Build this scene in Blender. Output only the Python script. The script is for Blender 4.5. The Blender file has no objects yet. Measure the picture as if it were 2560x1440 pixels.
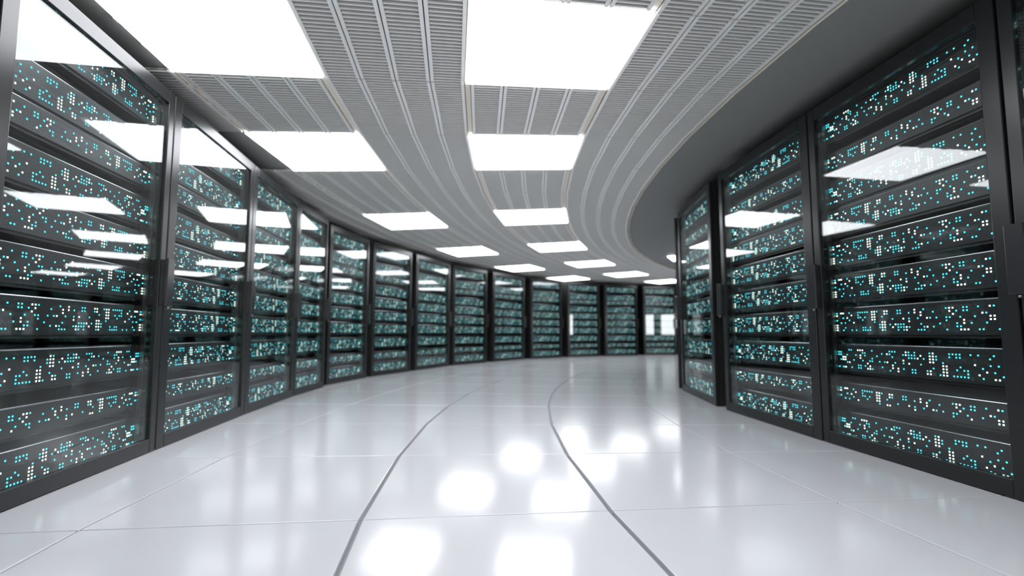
import bpy, math
from mathutils import Vector

scn = bpy.context.scene
col = scn.collection
PI = math.pi

# ------------------------------------------------------------------ camera
cam_d = bpy.data.cameras.new('camera')
cam_d.sensor_width = 36.0
cam_d.lens = 18.0
cam_d.clip_start = 0.02
cam_d.dof.use_dof = True
cam_d.dof.focus_distance = 1.95
cam_d.dof.aperture_fstop = 1.45
cam = bpy.data.objects.new('camera', cam_d)
col.objects.link(cam)
cam.location = (0.0, 0.0, 0.6349)
cam.rotation_euler = (PI / 2 + 0.0878, 0.0, 0.0)
scn.camera = cam

# ------------------------------------------------------------------ world and exposure
world = bpy.data.worlds.new('world')
scn.world = world
world.use_nodes = True
bg = world.node_tree.nodes['Background']
bg.inputs[0].default_value = (1.0, 0.95, 0.89, 1)
bg.inputs[1].default_value = 2.2
scn.view_settings.view_transform = 'Standard'
scn.view_settings.look = 'None'
scn.view_settings.gamma = 1.0
scn.view_settings.exposure = 0.0
scn.view_settings.use_curve_mapping = False
scn.cycles.max_bounces = 10
scn.cycles.diffuse_bounces = 5
scn.cycles.glossy_bounces = 5
scn.cycles.transparent_max_bounces = 24
scn.cycles.use_denoising = True
scn.cycles.sample_clamp_indirect = 6.0
scn.cycles.caustics_reflective = False
scn.cycles.caustics_refractive = False
LIGHT = 10.0        # radiance of the ceiling panels


# ------------------------------------------------------------------ materials
def mat(name, color, rough=0.5, metal=0.0, spec=0.5):
    m = bpy.data.materials.new(name)
    m.use_nodes = True
    b = m.node_tree.nodes['Principled BSDF']
    b.inputs['Base Color'].default_value = (*color, 1)
    b.inputs['Roughness'].default_value = rough
    b.inputs['Metallic'].default_value = metal
    b.inputs['Specular IOR Level'].default_value = spec
    return m


def emit(name, color, strength, sample=True):
    m = bpy.data.materials.new(name)
    m.use_nodes = True
    nt = m.node_tree
    nt.nodes.clear()
    o = nt.nodes.new('ShaderNodeOutputMaterial')
    e = nt.nodes.new('ShaderNodeEmission')
    e.inputs[0].default_value = (*color, 1)
    e.inputs[1].default_value = strength
    nt.links.new(e.outputs[0], o.inputs[0])
    if not sample:
        m.cycles.emission_sampling = 'NONE'
    return m


def noise_bump(m, scale, rough_lo, rough_hi):
    nt = m.node_tree
    b = nt.nodes['Principled BSDF']
    tc = nt.nodes.new('ShaderNodeTexCoord')
    n = nt.nodes.new('ShaderNodeTexNoise')
    n.inputs['Scale'].default_value = scale
    n.inputs['Detail'].default_value = 4
    mr = nt.nodes.new('ShaderNodeMapRange')
    mr.inputs['To Min'].default_value = rough_lo
    mr.inputs['To Max'].default_value = rough_hi
    nt.links.new(tc.outputs['Object'], n.inputs['Vector'])
    nt.links.new(n.outputs['Fac'], mr.inputs['Value'])
    nt.links.new(mr.outputs['Result'], b.inputs['Roughness'])


def math_node(nt, op, a, b=None):
    n = nt.nodes.new('ShaderNodeMath')
    n.operation = op
    for i, v in enumerate((a, b)):
        if v is None:
            continue
        if isinstance(v, (int, float)):
            n.inputs[i].default_value = v
        else:
            nt.links.new(v, n.inputs[i])
    return n.outputs[0]


def dots(m, ax, ay, px, py, ox, oy, half_x, half_y, dark, light):
    """small holes on a regular grid in the object's own coordinates"""
    nt = m.node_tree
    b = nt.nodes['Principled BSDF']
    tc = nt.nodes.new('ShaderNodeTexCoord')
    sp = nt.nodes.new('ShaderNodeSeparateXYZ')
    nt.links.new(tc.outputs['Object'], sp.inputs[0])
    k = []
    for a, p, o, h in ((ax, px, ox, half_x), (ay, py, oy, half_y)):
        v = math_node(nt, 'SUBTRACT', sp.outputs[a], o)
        v = math_node(nt, 'DIVIDE', v, p)
        v = math_node(nt, 'ADD', v, 1000.5)
        v = math_node(nt, 'FRACT', v)
        v = math_node(nt, 'SUBTRACT', v, 0.5)
        v = math_node(nt, 'ABSOLUTE', v)
        k.append(math_node(nt, 'LESS_THAN', v, h))
    f = math_node(nt, 'MULTIPLY', k[0], k[1])
    mx = nt.nodes.new('ShaderNodeMix')
    mx.data_type = 'RGBA'
    mx.inputs[6].default_value = (*light, 1)
    mx.inputs[7].default_value = (*dark, 1)
    nt.links.new(f, mx.inputs[0])
    nt.links.new(mx.outputs[2], b.inputs['Base Color'])


M = {}
M['tile'] = mat('white_floor_tile', (0.57, 0.577, 0.60), 0.13, 0.0, 0.43)
noise_bump(M['tile'], 1.3, 0.125, 0.14)
M['joint'] = mat('grey_floor_joint', (0.16, 0.165, 0.175), 0.35)
M['plate'] = mat('grey_ceiling_plate', (0.235, 0.237, 0.228), 0.6)
M['rail'] = mat('pale_grey_grille_rail', (0.94, 0.93, 0.905), 0.38, 0.3)
M['mesh'] = mat('grey_perforated_sheet', (0.24, 0.25, 0.25), 0.55)
dots(M['mesh'], 0, 1, 0.0062, 0.0062, 0, 0, 0.27, 0.27, (0.11, 0.11, 0.105), (0.46, 0.455, 0.435))
M['beige'] = mat('beige_channel', (0.85, 0.77, 0.66), 0.6)
M['wall'] = mat('dark_wall', (0.12, 0.12, 0.125), 0.6)
M['black'] = mat('black_powder_coat', (0.013, 0.014, 0.015), 0.27, 0.0, 0.36)
M['inside'] = mat('glossy_black_inside', (0.010, 0.010, 0.011), 0.14)
M['side'] = mat('matt_black_side', (0.012, 0.012, 0.012), 0.5)
M['handle'] = mat('black_handle', (0.02, 0.02, 0.022), 0.18)
M['bezel'] = mat('charcoal_bezel', (0.017, 0.018, 0.019), 0.38, 0.0, 0.4)
M['ear'] = mat('black_ear', (0.006, 0.006, 0.006), 0.4)
M['lip'] = mat('bright_bezel_lip', (0.42, 0.42, 0.44), 0.22, 1.0)
M['mount'] = mat('grey_rail', (0.22, 0.21, 0.20), 0.35, 1.0)
M['lightframe'] = mat('white_light_frame', (0.8, 0.8, 0.8), 0.4)
M['light'] = emit('ceiling_light_diffuser', (0.94, 0.96, 1.0), LIGHT)
M['window'] = emit('unseen_window_glow', (0.95, 0.97, 1.0), 15.0)
M['white_led'] = emit('white_indicator', (0.78, 1.0, 0.87), 3.2, False)
M['cyan_led'] = emit('cyan_indicator', (0.082, 0.84, 1.0), 1.75, False)

g = bpy.data.materials.new('door_glass')
g.use_nodes = True
nt = g.node_tree
nt.nodes.clear()
go = nt.nodes.new('ShaderNodeOutputMaterial')
gm = nt.nodes.new('ShaderNodeMixShader')
gt = nt.nodes.new('ShaderNodeBsdfTransparent')
gg = nt.nodes.new('ShaderNodeBsdfGlossy')
gf = nt.nodes.new('ShaderNodeFresnel')
gf.inputs['IOR'].default_value = 1.5
gt.inputs[0].default_value = (0.93, 0.95, 0.95, 1)
gg.inputs['Roughness'].default_value = 0.012
gb = nt.nodes.new('ShaderNodeNewGeometry')
gi = nt.nodes.new('ShaderNodeMapRange')                 # same reflectance on both faces of the pane
gi.inputs['To Min'].default_value = 1.5
gi.inputs['To Max'].default_value = 1 / 1.5
nt.links.new(gb.outputs['Backfacing'], gi.inputs['Value'])
nt.links.new(gi.outputs['Result'], gf.inputs['IOR'])
nt.links.new(gf.outputs[0], gm.inputs[0])
nt.links.new(gt.outputs[0], gm.inputs[1])
nt.links.new(gg.outputs[0], gm.inputs[2])
nt.links.new(gm.outputs[0], go.inputs[0])
M['glass'] = g


# ------------------------------------------------------------------ mesh helpers
class MB:
    def __init__(self):
        self.v, self.f, self.m, self.mats = [], [], [], []

    def slot(self, name):
        if name not in self.mats:
            self.mats.append(name)
        return self.mats.index(name)

    def hexa(self, pts, name, skip=()):
        """eight corners: bottom ring 0-3, top ring 4-7"""
        k = len(self.v)
        self.v += [tuple(p) for p in pts]
        s = self.slot(name)
        for i, q in enumerate(((3, 2, 1, 0), (4, 5, 6, 7), (0, 1, 5, 4), (1, 2, 6, 5), (2, 3, 7, 6), (3, 0, 4, 7))):
            if i not in skip:
                self.f.append(tuple(k + j for j in q))
                self.m.append(s)

    def box(self, x0, x1, y0, y1, z0, z1, name, skip=()):
        if x0 > x1:
            x0, x1 = x1, x0
        self.hexa([(x0, y0, z0), (x1, y0, z0), (x1, y1, z0), (x0, y1, z0),
                   (x0, y0, z1), (x1, y0, z1), (x1, y1, z1), (x0, y1, z1)], name, skip)

    def poly(self, pts, name):
        k = len(self.v)
        self.v += [tuple(p) for p in pts]
        self.f.append(tuple(range(k, k + len(pts))))
        self.m.append(self.slot(name))

    def prism_x(self, prof, x0, x1, names, inset=None):
        """closed (y, z) profile swept along x; names[i] is the material of side i; inset pulls the ends in per vertex"""
        n = len(prof)
        k = len(self.v)
        ins = inset or [0.0] * n
        a, b = min(x0, x1), max(x0, x1)
        self.v += [(a + ins[i], y, z) for i, (y, z) in enumerate(prof)]
        self.v += [(b - ins[i], y, z) for i, (y, z) in enumerate(prof)]
        for i in range(n):
            j = (i + 1) % n
            self.f.append((k + i, k + j, k + n + j, k + n + i))
            self.m.append(self.slot(names[i]))
        self.f.append(tuple(k + i for i in reversed(range(n))))
        self.m.append(self.slot(names[0]))
        self.f.append(tuple(k + n + i for i in range(n)))
        self.m.append(self.slot(names[0]))

    def mesh(self, name):
        me = bpy.data.meshes.new(name)
        me.from_pydata(self.v, [], self.f)
        for s in self.mats:
            me.materials.append(M[s])
        me.polygons.foreach_set('material_index', self.m)
        me.update()
        return me


def put(name, me, parent=None, loc=(0, 0, 0)):
    o = bpy.data.objects.new(name, me)
    o.location = loc
    if parent:
        o.parent = parent
    col.objects.link(o)
    return o


def bevel(o, w, seg=2):
    b = o.modifiers.new('bevel', 'BEVEL')
    b.width = w
    b.segments = seg
    b.limit_method = 'ANGLE'
    b.angle_limit = math.radians(40)
    return o


def thing(name, label, cat, loc=(0, 0, 0), rz=0.0, group=None):
    o = bpy.data.objects.new(name, None)
    o.empty_display_size = 0.2
    o.location = loc
    o.rotation_euler = (0, 0, rz)
    o['label'] = label
    o['category'] = cat
    if group:
        o['group'] = group
    col.objects.link(o)
    return o


def struct(name, me):
    o = put(name, me)
    o['kind'] = 'structure'
    return o


R = math.radians
ORD = ['first', 'second', 'third', 'fourth', 'fifth', 'sixth', 'seventh', 'eighth', 'ninth', 'tenth',
       'eleventh', 'twelfth', 'thirteenth', 'fourteenth', 'fifteenth', 'sixteenth']

# ------------------------------------------------------------------ floor: polar tiles
FC = (14.497, 3.398)


def fp(r, a, z):
    return (FC[0] - r * math.cos(R(a)), FC[1] + r * math.sin(R(a)), z)


def cell(r0, r1, a0, a1, gl, gr, ga, z0, z1, pt):
    """corners of a tile between radii r0 < r1 and angles a0 < a1 with joint widths taken off"""
    d0, d1 = math.degrees(ga / r0), math.degrees(ga / r1)
    c = [(r1 - gl, a0 + d1), (r0 + gr, a0 + d0), (r0 + gr, a1 - d0), (r1 - gl, a1 - d1)]
    return [pt(r, a, z0) for r, a in c] + [pt(r, a, z1) for r, a in c]


mb = MB()
radii = [9.83, 10.71, 11.59, 12.47, 13.349, 14.222, 15.098, 15.986, 16.87, 17.75, 18.63]
wide = {14.222: 0.008, 15.098: 0.008}
STEP = 3.51
for i in range(len(radii) - 1):
    r0, r1 = radii[i], radii[i + 1]
    for k in range(-12, 22):
        a0 = -6.04 + STEP * k
        mb.hexa(cell(r0, r1, a0, a0 + STEP, wide.get(r1, 0.0035), wide.get(r0, 0.0035), 0.0028, -0.03, 0.0, fp), 'tile', skip=(0,))
    for k in range(-12, 22):
        a0 = -6.04 + STEP * k
        p = [fp(r1, a0, -0.016), fp(r0, a0, -0.016), fp(r0, a0 + STEP, -0.016), fp(r1, a0 + STEP, -0.016)]
        mb.poly(p, 'joint')
bevel(struct('floor', mb.mesh('floor')), 0.003, 2)

# ------------------------------------------------------------------ ceiling plate
CC = (14.781, 4.199)
ZC = 2.10
BSTEP = 3.02


def cp(r, a, z):
    return (CC[0] - r * math.cos(R(a)), CC[1] + r * math.sin(R(a)), z)


def bay(k):
    return -4.93 + BSTEP * k, -4.93 + BSTEP * (k + 1)


mb = MB()
for i in range(7):
    r0, r1 = 9.6 + 1.4 * i, 9.6 + 1.4 * (i + 1)
    for k in range(-12, 24):
        a0, a1 = bay(k)
        mb.hexa([cp(r1, a0, ZC + 0.024), cp(r0, a0, ZC + 0.024), cp(r0, a1, ZC + 0.024), cp(r1, a1, ZC + 0.024),
                 cp(r1, a0, ZC + 0.09), cp(r0, a0, ZC + 0.09), cp(r0, a1, ZC + 0.09), cp(r1, a1, ZC + 0.09)], 'plate', skip=(2, 3, 4, 5))
struct('ceiling', mb.mesh('ceiling'))

EDGE = [13.461, 14.270, 15.100, 15.933, 16.744, 17.560]


def arc_strip(name, r, half, z0, z1, m, ks, clips=False):
    mb = MB()
    for k in ks:
        a0, a1 = bay(k)
        mb.hexa([cp(r + half, a0, z0), cp(r - half, a0, z0), cp(r - half, a1, z0), cp(r + half, a1, z0),
                 cp(r + half, a0, z1), cp(r - half, a0, z1), cp(r - half, a1, z1), cp(r + half, a1, z1)], m)
        if clips:
            for q in (0.22, 0.47, 0.72):
                a, d = a0 + (a1 - a0) * q, 0.06
                mb.hexa([cp(r + half, a - d, z0 - 0.01), cp(r - half, a - d, z0 - 0.01), cp(r - half, a + d, z0 - 0.01), cp(r + half, a + d, z0 - 0.01),
                         cp(r + half, a - d, z0), cp(r - half, a - d, z0), cp(r - half, a + d, z0), cp(r + half, a + d, z0)], 'rail')
    return struct(name, mb.mesh(name))


LIGHT_BAYS = [-7, -5, -3, -1, 1, 4, 7, 10, 13, 16]
for n, e in enumerate(EDGE[1:5]):
    arc_strip('trim_%d' % (n + 1), e, 0.0155, ZC + 0.012, ZC + 0.0238, 'beige', range(-6, 20), clips=(n == 3))
arc_strip('trim_5', EDGE[0] - 0.004, 0.006, ZC + 0.004, ZC + 0.0238, 'beige', range(-6, 20))


# ------------------------------------------------------------------ ceiling lights
def ceiling_light(r0, r1, k, label, group):
    a0, a1 = bay(k)
    c = cp((r0 + r1) / 2, (a0 + a1) / 2, ZC + 0.02)
    t = thing('ceiling_light', label, 'ceiling light', c, 0, group)

    def pt(r, a, z):
        p = cp(r, a, z)
        return (p[0] - c[0], p[1] - c[1], p[2] - c[2])
    mb = MB()
    mb.hexa(cell(r0, r1, a0, a1, -0.006, -0.006, 0.005, ZC - 0.005, ZC + 0.010, pt), 'light')
    put('diffuser', mb.mesh('diffuser'), t)
    mb = MB()
    mb.hexa(cell(r0, r1, a0, a1, -0.0145, -0.0145, 0.004, ZC + 0.010, ZC + 0.0118, pt), 'lightframe')
    put('light_frame', mb.mesh('light_frame'), t)


for side, e0, e1 in (('left', EDGE[3], EDGE[4]), ('right', EDGE[1], EDGE[2])):
    n = 0
    for k in LIGHT_BAYS:
        if k in (16, -3) and side == 'left':
            continue
        if k < -1:  # unseen panels added to brighten the floor near the camera
            lab = 'added white ceiling panel light of the %s row, out of view %s the camera' % (side, {-3: 'above', -5: 'behind', -7: 'far behind'}[k])
        else:
            n += 1
            lab = ('bright white square ceiling light nearest the camera in the %s light row' % side if n == 1 else
                   'bright white ceiling light, %s from the camera in the %s light row' % (ORD[n - 1], side))
        ceiling_light(e0, e1, k, lab, '%s row of ceiling lights' % side)
ceiling_light(12.20, 13.03, 10, 'ceiling light mostly hidden behind the farthest rack of the right row', None)


# ------------------------------------------------------------------ ceiling grilles
def grille_strip(r0, r1, a0, a1, pt):
    mb = MB()
    n = 26

    def q(ra, rb, s0, s1, z0, z1, m, skip=()):
        def lp(r, s, z):
            p, w = pt(r, a0, z), pt(r, a1, z)
            return tuple(p[i] + (w[i] - p[i]) * s for i in range(3))
        mb.hexa([lp(rb, s0, z0), lp(ra, s0, z0), lp(ra, s1, z0), lp(rb, s1, z0),
                 lp(rb, s0, z1), lp(ra, s0, z1), lp(ra, s1, z1), lp(rb, s1, z1)], m, skip)
    g_ = 0.003
    q(r0 + g_, r1 - g_, 0.004, 0.996, ZC + 0.011, ZC + 0.020, 'mesh')
    q(r0 + g_, r0 + g_ + 0.019, 0.004, 0.996, ZC, ZC + 0.0105, 'rail')
    q(r1 - g_ - 0.019, r1 - g_, 0.004, 0.996, ZC, ZC + 0.0105, 'rail')
    for i in range(n):
        s = (i + 0.5) / n
        q(r0 + g_ + 0.020, r1 - g_ - 0.020, s - 0.0042, s + 0.0042, ZC + 0.002, ZC + 0.0105, 'rail')
    for s in (0.008, 0.986):                                 # end clips over the rails
        q(r0 + g_ + 0.002, r0 + g_ + 0.017, s, s + 0.006, ZC - 0.0018, ZC - 0.0002, 'rail')
        q(r1 - g_ - 0.017, r1 - g_ - 0.002, s, s + 0.006, ZC - 0.0018, ZC - 0.0002, 'rail')
    return mb.mesh('grille_panel')


def grille(e0, e1, k, label, group):
    a0, a1 = bay(k)
    c = cp((e0 + e1) / 2, (a0 + a1) / 2, ZC + 0.02)
    t = thing('ceiling_grille', label, 'ceiling grille', c, 0, group)

    def pt(r, a, z):
        p = cp(r, a, z)
        return (p[0] - c[0], p[1] - c[1], p[2] - c[2])
    w = (e1 - e0 - 0.034) / 4
    for i in range(4):
        r0 = e0 + 0.017 + w * i
        put('grille_panel', grille_strip(r0, r0 + w, a0, a1, pt), t)


LB = [k for k in LIGHT_BAYS if k >= -1]


def where(k):
    """says where a bay lies along the light rows"""
    if k < -1:
        return 'at the top picture edge'
    if k in LB:
        n = LB.index(k)
        return 'level with the %s lights' % ORD[n]
    n = max(i for i, b in enumerate(LB) if b < k)
    d = k - LB[n]
    if n == 0:
        return 'between the first and second lights'
    if n == len(LB) - 1:
        return '%s beyond the farthest lights' % ORD[d - 1]
    return '%s between %s and %s lights' % ('nearer' if d == 1 else 'farther', ORD[n], ORD[n + 1])


BANDS = [(0, 'right of the right light row', 'grilles right of the right light row'),
         (1, 'in the right light row', 'grilles in the right light row'),
         (2, 'between the two light rows', 'grilles between the light rows'),
         (3, 'in the left light row', 'grilles in the left light row'),
         (4, 'left of the left light row', 'grilles left of the left light row')]
for b, txt, grp in BANDS:
    for k in range(-2, 18):
        if b in (1, 3) and k in LIGHT_BAYS and (b, k) != (3, 16):
            continue
        if b in (3, 4) and k < 0:
            continue
        if b == 4 and k == 1:
            continue
        grille(EDGE[b], EDGE[b + 1], k, 'slatted ceiling grille %s, %s' % (txt, where(k)), grp)

# ------------------------------------------------------------------ server rack pieces
W, HT, DP = 1.15, 2.0, 1.0
FS, FT, FD = 0.055, 0.075, 0.030          # door frame side width, top and bottom width, depth
PU, PV, U0 = 0.01672, 0.0139, 0.070       # pitch of the indicator grid and its first column
LED_P = ["c.ww..c...ccccc.wwc..ww...cc....w..c......cww..cc..c..wc.c.",
         "w......w..c.....ww...wc...cc..c.w.w...c....w.c.cc........c.",
         "...c.w....cc.c..ww..c.............w.........w.......wc....c",
         "c.....c.....c...ww......c...w.c..c..wc.c..cc..c...c...ww.c.",
         "..c.c...w........c..ww........w...........c....w......ww...",
         "w..................cww.c.wccc.....c.....c....c.w.c...c....w",
         "w...c.......cc.c...cww..w.cccwc....cw.c......cc..........c.",
         "w..c...c.c..cccc....wc....c.cw...ccc......c...www..cc...c.."]
LED_Q = [".....cc..www...c......ccc...wc.c....cw....cccc..c.c...c..w.",
         "cc.........cc......c.wc....cwccc.w..wwc...c.cc.......c...c.",
         "cc..c...c.w.c....c.....c.....cccw.c.wwc..................c.",
         "..ww......w....c...........w........ww..c........w...c.c...",
         ".cww...c...c..cc..c.cw..c..c.w...c......ww...c.....c......c",
         "....cw.......w.........w.............c..ww..c.cc....w.c..w.",
         ".........cc.c.w....c...w.w.c..cc...cw...ww.....c..w.....c..",
         "c.cw..c..cc..wwc......c..w....cc...ww..cww.ccccc...c..ww..."]
LED_S = LED_P[:5]
PAT = {'P': LED_P, 'Q': LED_Q, 'S': LED_S}
TOPS = [1.9055, 1.6745, 1.507, 1.3352, 1.1437, 0.9445, 0.7482, 0.5400, 0.3200, 0.1590]
STACK_L = 'PQSQPPPQSQ'
STACK_R = 'QSQPPPPQSQ'
HOLES_L = {1, 2, 4}
HOLES_R = {1, 3}

for nm, sgn in (('bezel_holes_left', 1), ('bezel_holes_right', -1)):
    M[nm] = mat(nm, (0.026, 0.027, 0.029), 0.38)
    dots(M[nm], 0, 2, PU, PV, sgn * (W / 2 - U0), 0.0, 0.22, 0.22, (0.002, 0.002, 0.002), (0.034, 0.035, 0.037))

MESH = {}


def make_meshes(m):
    """m = +1: handle on the viewer's right (left row); -1: mirrored (right row)"""
    s = 'L' if m > 0 else 'R'

    def X(u):
        return m * (W / 2 - u)
    hw = W / 2
    # cabinet: sides, back, top, bottom, open in front
    b = MB()
    sw = hw if m > 0 else hw - 0.024      # the inner row stands on a tighter curve: bodies narrower than the doors
    b.box(-sw, -sw + 0.02, FD + 0.001, DP, 0, HT, 'side')
    b.box(sw - 0.02, sw, FD + 0.001, DP, 0, HT, 'side')
    b.box(-sw + 0.02, sw - 0.02, FD + 0.001, DP, HT - 0.03, HT, 'side')
    b.box(-sw + 0.02, sw - 0.02, FD + 0.001, DP, 0.0, 0.012, 'side')
    b.box(-sw + 0.02, sw - 0.02, DP - 0.02, DP, 0.012, HT - 0.03, 'side')
    # glossy liner round the opening
    b.box(-sw + 0.02, -hw + 0.052, FD + 0.002, 0.45, 0.012, HT - 0.03, 'inside')
    b.box(hw - 0.052, sw - 0.02, FD + 0.002, 0.45, 0.012, HT - 0.03, 'inside')
    b.box(-hw + 0.052, hw - 0.052, FD + 0.002, 0.45, 0.012, 0.020, 'inside')
    b.box(-hw + 0.052, hw - 0.052, FD + 0.002, 0.45, HT - 0.055, HT - 0.03, 'inside')
    MESH['cabinet_shell' + s] = b.mesh('cabinet_shell')
    # door frame
    b = MB()
    e = 0.002
    f2 = 0.076                              # the hinge side of the frame is wider than the handle side
    b.box(X(FS), X(e), 0, FD, 0.004, HT - e, 'black')
    b.box(X(W - e), X(W - f2), 0, FD, 0.004, HT - e, 'black')
    b.box(X(FS), X(W - f2), 0, FD, 0.004, FT, 'black')
    b.box(X(FS), X(W - f2), 0, FD, HT - FT, HT - e, 'black')
    MESH['door' + s] = b.mesh('door')
    b = MB()
    b.box(X(FS + 0.001), X(W - f2 - 0.001), 0.012, 0.016, FT + 0.001, HT - FT - 0.001, 'glass')
    MESH['glass_pane' + s] = b.mesh('glass_pane')
    # handle: grip plate on two standoffs with a screw head below
    b = MB()
    x0, x1 = X(0.066), X(-0.002)
    b.box(x0, x1, -0.048, -0.030, 0.78, 1.045, 'handle')
    b.box(X(0.050), X(0.014), -0.031, 0.0, 0.785, 1.04, 'handle')
    k = 8
    cx, cz = X(0.030), 0.772
    for i in range(k):
        a, a2 = 2 * PI * i / k, 2 * PI * (i + 1) / k
        pa = (cx + 0.007 * math.cos(a), -0.040, cz + 0.007 * math.sin(a))
        pb = (cx + 0.007 * math.cos(a2), -0.040, cz + 0.007 * math.sin(a2))
        b.poly([pb, pa, (cx, -0.046, cz)], 'mount')
        b.poly([(pa[0], -0.03, pa[2]), pa, pb, (pb[0], -0.03, pb[2])], 'mount')
    b.box(cx - 0.006, cx + 0.006, -0.036, -0.031, 0.768, 0.782, 'handle')
    MESH['handle' + s] = b.mesh('handle')
    # vertical mounting rails each side
    for nm, u in (('rail_a', 0.056), ('rail_b', W - 0.056)):
        b = MB()
        b.box(X(u - 0.003), X(u + 0.004), 0.052, 0.075, 0.05, HT - 0.06, 'mount')
        b.box(X(u - 0.003), X(u + 0.004), 0.0755, 0.11, 0.05, HT - 0.06, 'ear')
        MESH[nm + s] = b.mesh('mounting_rail')
    # servers and their indicator lights
    for key, rows in PAT.items():
        nr = len(rows)
        zt, zb = 0.036, -(nr - 1) * PV - 0.038
        for holes in (0, 1):
            face = ('bezel_holes_left' if m > 0 else 'bezel_holes_right') if holes else 'bezel'
            b = MB()
            rl = 0.008                      # rounded bright lip along the top edge
            arc = [(0.074 + rl * (1 - math.cos(R(q))), zt - rl * (1 - math.sin(R(q)))) for q in (0, 18, 36, 54, 72, 90)]
            prof = [(0.074, zb + 0.014)] + arc + [(0.13, zt), (0.13, zb), (0.084, zb), (0.084, zb + 0.008)]
            names = [face] + ['lip'] * 5 + ['bezel', 'bezel', 'bezel', 'ear', 'bezel']
            b.prism_x(prof, X(0.130), X(W - 0.130), names, [0.005] + [0.005, 0.004, 0.003, 0.002, 0.001, 0] + [0, 0, 0, 0.004])
            b.box(X(0.062), X(0.1295), 0.0765, 0.13, zb + 0.004, zt - 0.004, 'ear')
            b.box(X(W - 0.1295), X(W - 0.062), 0.0765, 0.13, zb + 0.004, zt - 0.004, 'ear')
            b.box(X(0.09), X(W - 0.09), 0.131, 0.85, zb, zt - 0.006, 'ear')
            MESH['server%s%d' % (key, holes) + s] = b.mesh('server')
        b = MB()
        for r, row in enumerate(rows):
            for c, ch in enumerate(row):
                if ch == '.':
                    continue
                u, z = U0 + PU * c, -PV * r
                h = 0.0035
                deep = 0.0738 if 0.14 < u < W - 0.14 else 0.0763
                b.box(X(u) - h, X(u) + h, 0.0728, deep, z - h, z + h, 'white_led' if ch == 'w' else 'cyan_led', skip=(4,))
        MESH['lights' + key + s] = b.mesh('indicator_lights')


make_meshes(1)
make_meshes(-1)


def rack(near, far, row, label, group):
    """near and far: front bottom corners, seen from the camera"""
    left = row == 'L'
    a, b = (near, far) if left else (far, near)          # a to b is the viewer's left to right
    dx, dy = b[0] - a[0], b[1] - a[1]
    w = math.hypot(dx, dy)
    t = thing('server_rack', label, 'server rack', ((a[0] + b[0]) / 2, (a[1] + b[1]) / 2, 0.0), math.atan2(dy, dx), group)
    t.scale = (w / W, 1, 1)
    s = row
    bevel(put('cabinet_shell', MESH['cabinet_shell' + s], t), 0.003, 1)
    d = put('door', MESH['door' + s], t)
    bevel(d, 0.0035, 2)
    put('glass_pane', MESH['glass_pane' + s], d)
    h = put('handle', MESH['handle' + s], d)
    bevel(h, 0.004, 2)
    put('mounting_rail', MESH['rail_a' + s], t)
    put('mounting_rail', MESH['rail_b' + s], t)
    stack, holes = (STACK_L, HOLES_L) if left else (STACK_R, HOLES_R)
    for i, key in enumerate(stack):
        sv = put('server', MESH['server%s%d' % (key, 1 if i in holes else 0) + s], t, (0, 0, TOPS[i]))
        put('indicator_lights', MESH['lights' + key + s], sv)
    return t


LROW = [((-1.783, 1.695), (-1.935, 2.838)), ((-1.937, 2.846), (-2.085, 4.048)), ((-2.087, 4.056), (-2.200, 5.215)),
        ((-2.202, 5.226), (-2.208, 6.080)), ((-2.270, 6.330), (-2.080, 7.405)), ((-2.060, 7.550), (-1.690, 8.605)),
        ((-1.648, 8.770), (-1.210, 10.000)), ((-1.170, 10.180), (-0.540, 11.145)), ((-0.420, 11.395), (0.316, 12.545)),
        ((0.476, 12.735), (1.310, 13.430)), ((1.486, 13.615), (2.425, 14.170)), ((2.596, 14.285), (3.612, 14.745)),
        ((3.830, 14.90), (4.812, 15.04)), ((5.03, 15.07), (6.02, 14.98))]
RROW = [((2.050, 0.79), (1.9285, 1.938)), ((1.9275, 1.946), (1.832, 3.078)), ((1.831, 3.088), (1.770, 4.305)),
        ((1.772, 4.515), (1.888, 5.755)), ((1.925, 5.985), (2.36, 7.10)), ((2.56, 7.40), (3.26, 8.37))]
for i, (p, q) in enumerate(LROW):
    if i == 0:
        lab = 'black server rack nearest the camera in the left row, cut by the picture edge'
    elif i == len(LROW) - 1:
        lab = 'black server rack at the far end of the left row, hidden behind the right row'
    elif i == len(LROW) - 2:
        lab = 'farthest visible server rack of the left row, white rectangular reflections in its glass door'
    else:
        lab = 'black server rack with lit glass door, %s from the camera in the left row' % ORD[i]
    rack(p, q, 'L', lab, 'server racks in the left row')
for i, (p, q) in enumerate(RROW):
    if i == 0:
        lab = 'black server rack at the right edge of the picture, only its handle side showing'
    elif i == 1:
        lab = 'large black server rack at the right, a ceiling light mirrored in its glass door'
    elif i >= 4:
        lab = ('black server rack of the right row showing only a thin dark edge behind the fourth' if i == 4 else
               'black server rack of the right row hidden behind the others')
    else:
        lab = 'black server rack with lit glass door, %s from the camera in the right row' % ORD[i]
    rack(p, q, 'R', lab, 'server racks in the right row')


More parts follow.
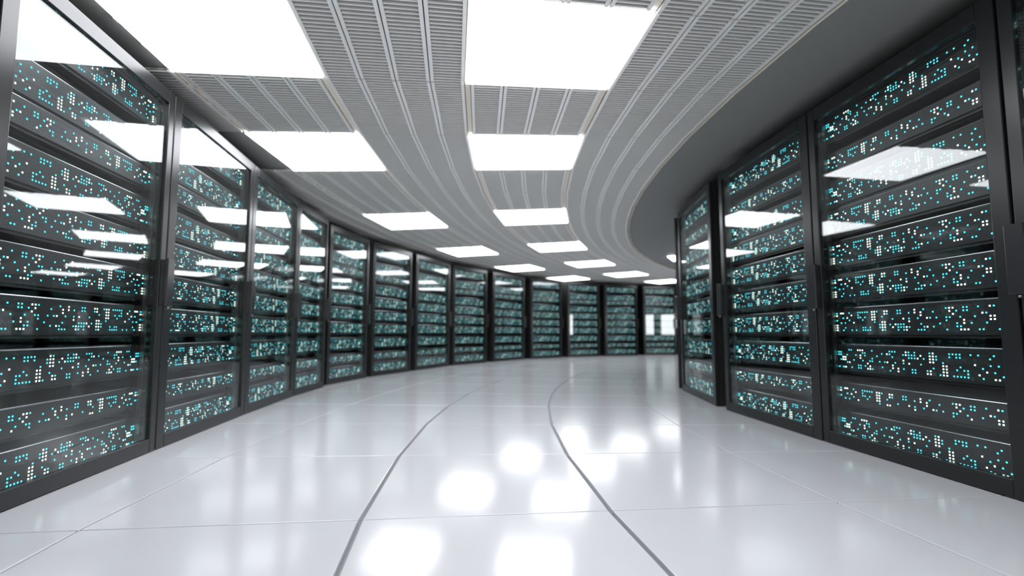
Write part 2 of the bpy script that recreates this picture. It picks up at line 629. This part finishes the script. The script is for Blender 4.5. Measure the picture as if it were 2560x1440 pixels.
# ------------------------------------------------------------------ walls behind the racks
def wall(name, pts, z0, z1, thick):
    mb = MB()
    for (x0, y0), (x1, y1) in zip(pts, pts[1:]):
        d = math.hypot(x1 - x0, y1 - y0)
        nx, ny = (y1 - y0) / d * thick, -(x1 - x0) / d * thick
        mb.hexa([(x0, y0, z0), (x1, y1, z0), (x1 + nx, y1 + ny, z0), (x0 + nx, y0 + ny, z0),
                 (x0, y0, z1), (x1, y1, z1), (x1 + nx, y1 + ny, z1), (x0 + nx, y0 + ny, z1)], 'wall')
    return struct(name, mb.mesh(name))


def off(seg, d):
    """front line of a rack pushed back by d (left row: to the left of near-to-far)"""
    (x0, y0), (x1, y1) = seg
    L = math.hypot(x1 - x0, y1 - y0)
    nx, ny = -(y1 - y0) / L * d, (x1 - x0) / L * d
    return ((x0 + x1) / 2 + nx, (y0 + y1) / 2 + ny)


outer = [(-1.6, -5.5), (-2.72, -1.0)] + [off(sg, 1.12) for sg in LROW] + [(7.4, 16.0), (9.4, 15.2), (10.9, 13.7)]
wall('wall_left', outer, -0.03, ZC + 0.022, -0.1)
inner = [(3.22, 0.75)] + [off(sg, -1.12) for sg in RROW] + [(5.05, 9.0)]
wall('wall_right', inner, -0.03, ZC + 0.022, 0.1)
# far inner wall; two unseen glowing panes added to reflect white in far racks
IC = (14.6, 3.8)


def ip(r, a, z):
    return (IC[0] - r * math.cos(R(a)), IC[1] + r * math.sin(R(a)), z)


def ring(name, spans, r0, r1, m):
    mb = MB()
    for a0, a1, z0, z1 in spans:
        mb.hexa([ip(r1, a0, z0), ip(r0, a0, z0), ip(r0, a1, z0), ip(r1, a1, z0),
                 ip(r1, a0, z1), ip(r0, a0, z1), ip(r0, a1, z1), ip(r1, a1, z1)], m)
    return struct(name, mb.mesh(name))


WZ0, WZ1 = 0.575, 1.335
w1, w2 = (38.8, 41.6), (43.1, 46.1)
zt = ZC + 0.022
ring('wall_far', [(27.5, 33, -0.03, zt), (33, w1[0], -0.03, zt), (w1[0], w1[1], -0.03, WZ0), (w1[0], w1[1], WZ1, zt), (w1[1], w2[0], -0.03, zt),
                  (w2[0], w2[1], -0.03, WZ0), (w2[0], w2[1], WZ1, zt), (w2[1], 56, -0.03, zt), (56, 68, -0.03, zt)], 10.5, 10.6, 'wall')
ring('unseen_window_1', [(w1[0], w1[1], WZ0 + 0.002, WZ1 - 0.002)], 10.53, 10.57, 'window')
ring('unseen_window_2', [(w2[0], w2[1], WZ0 + 0.002, WZ1 - 0.002)], 10.53, 10.57, 'window')
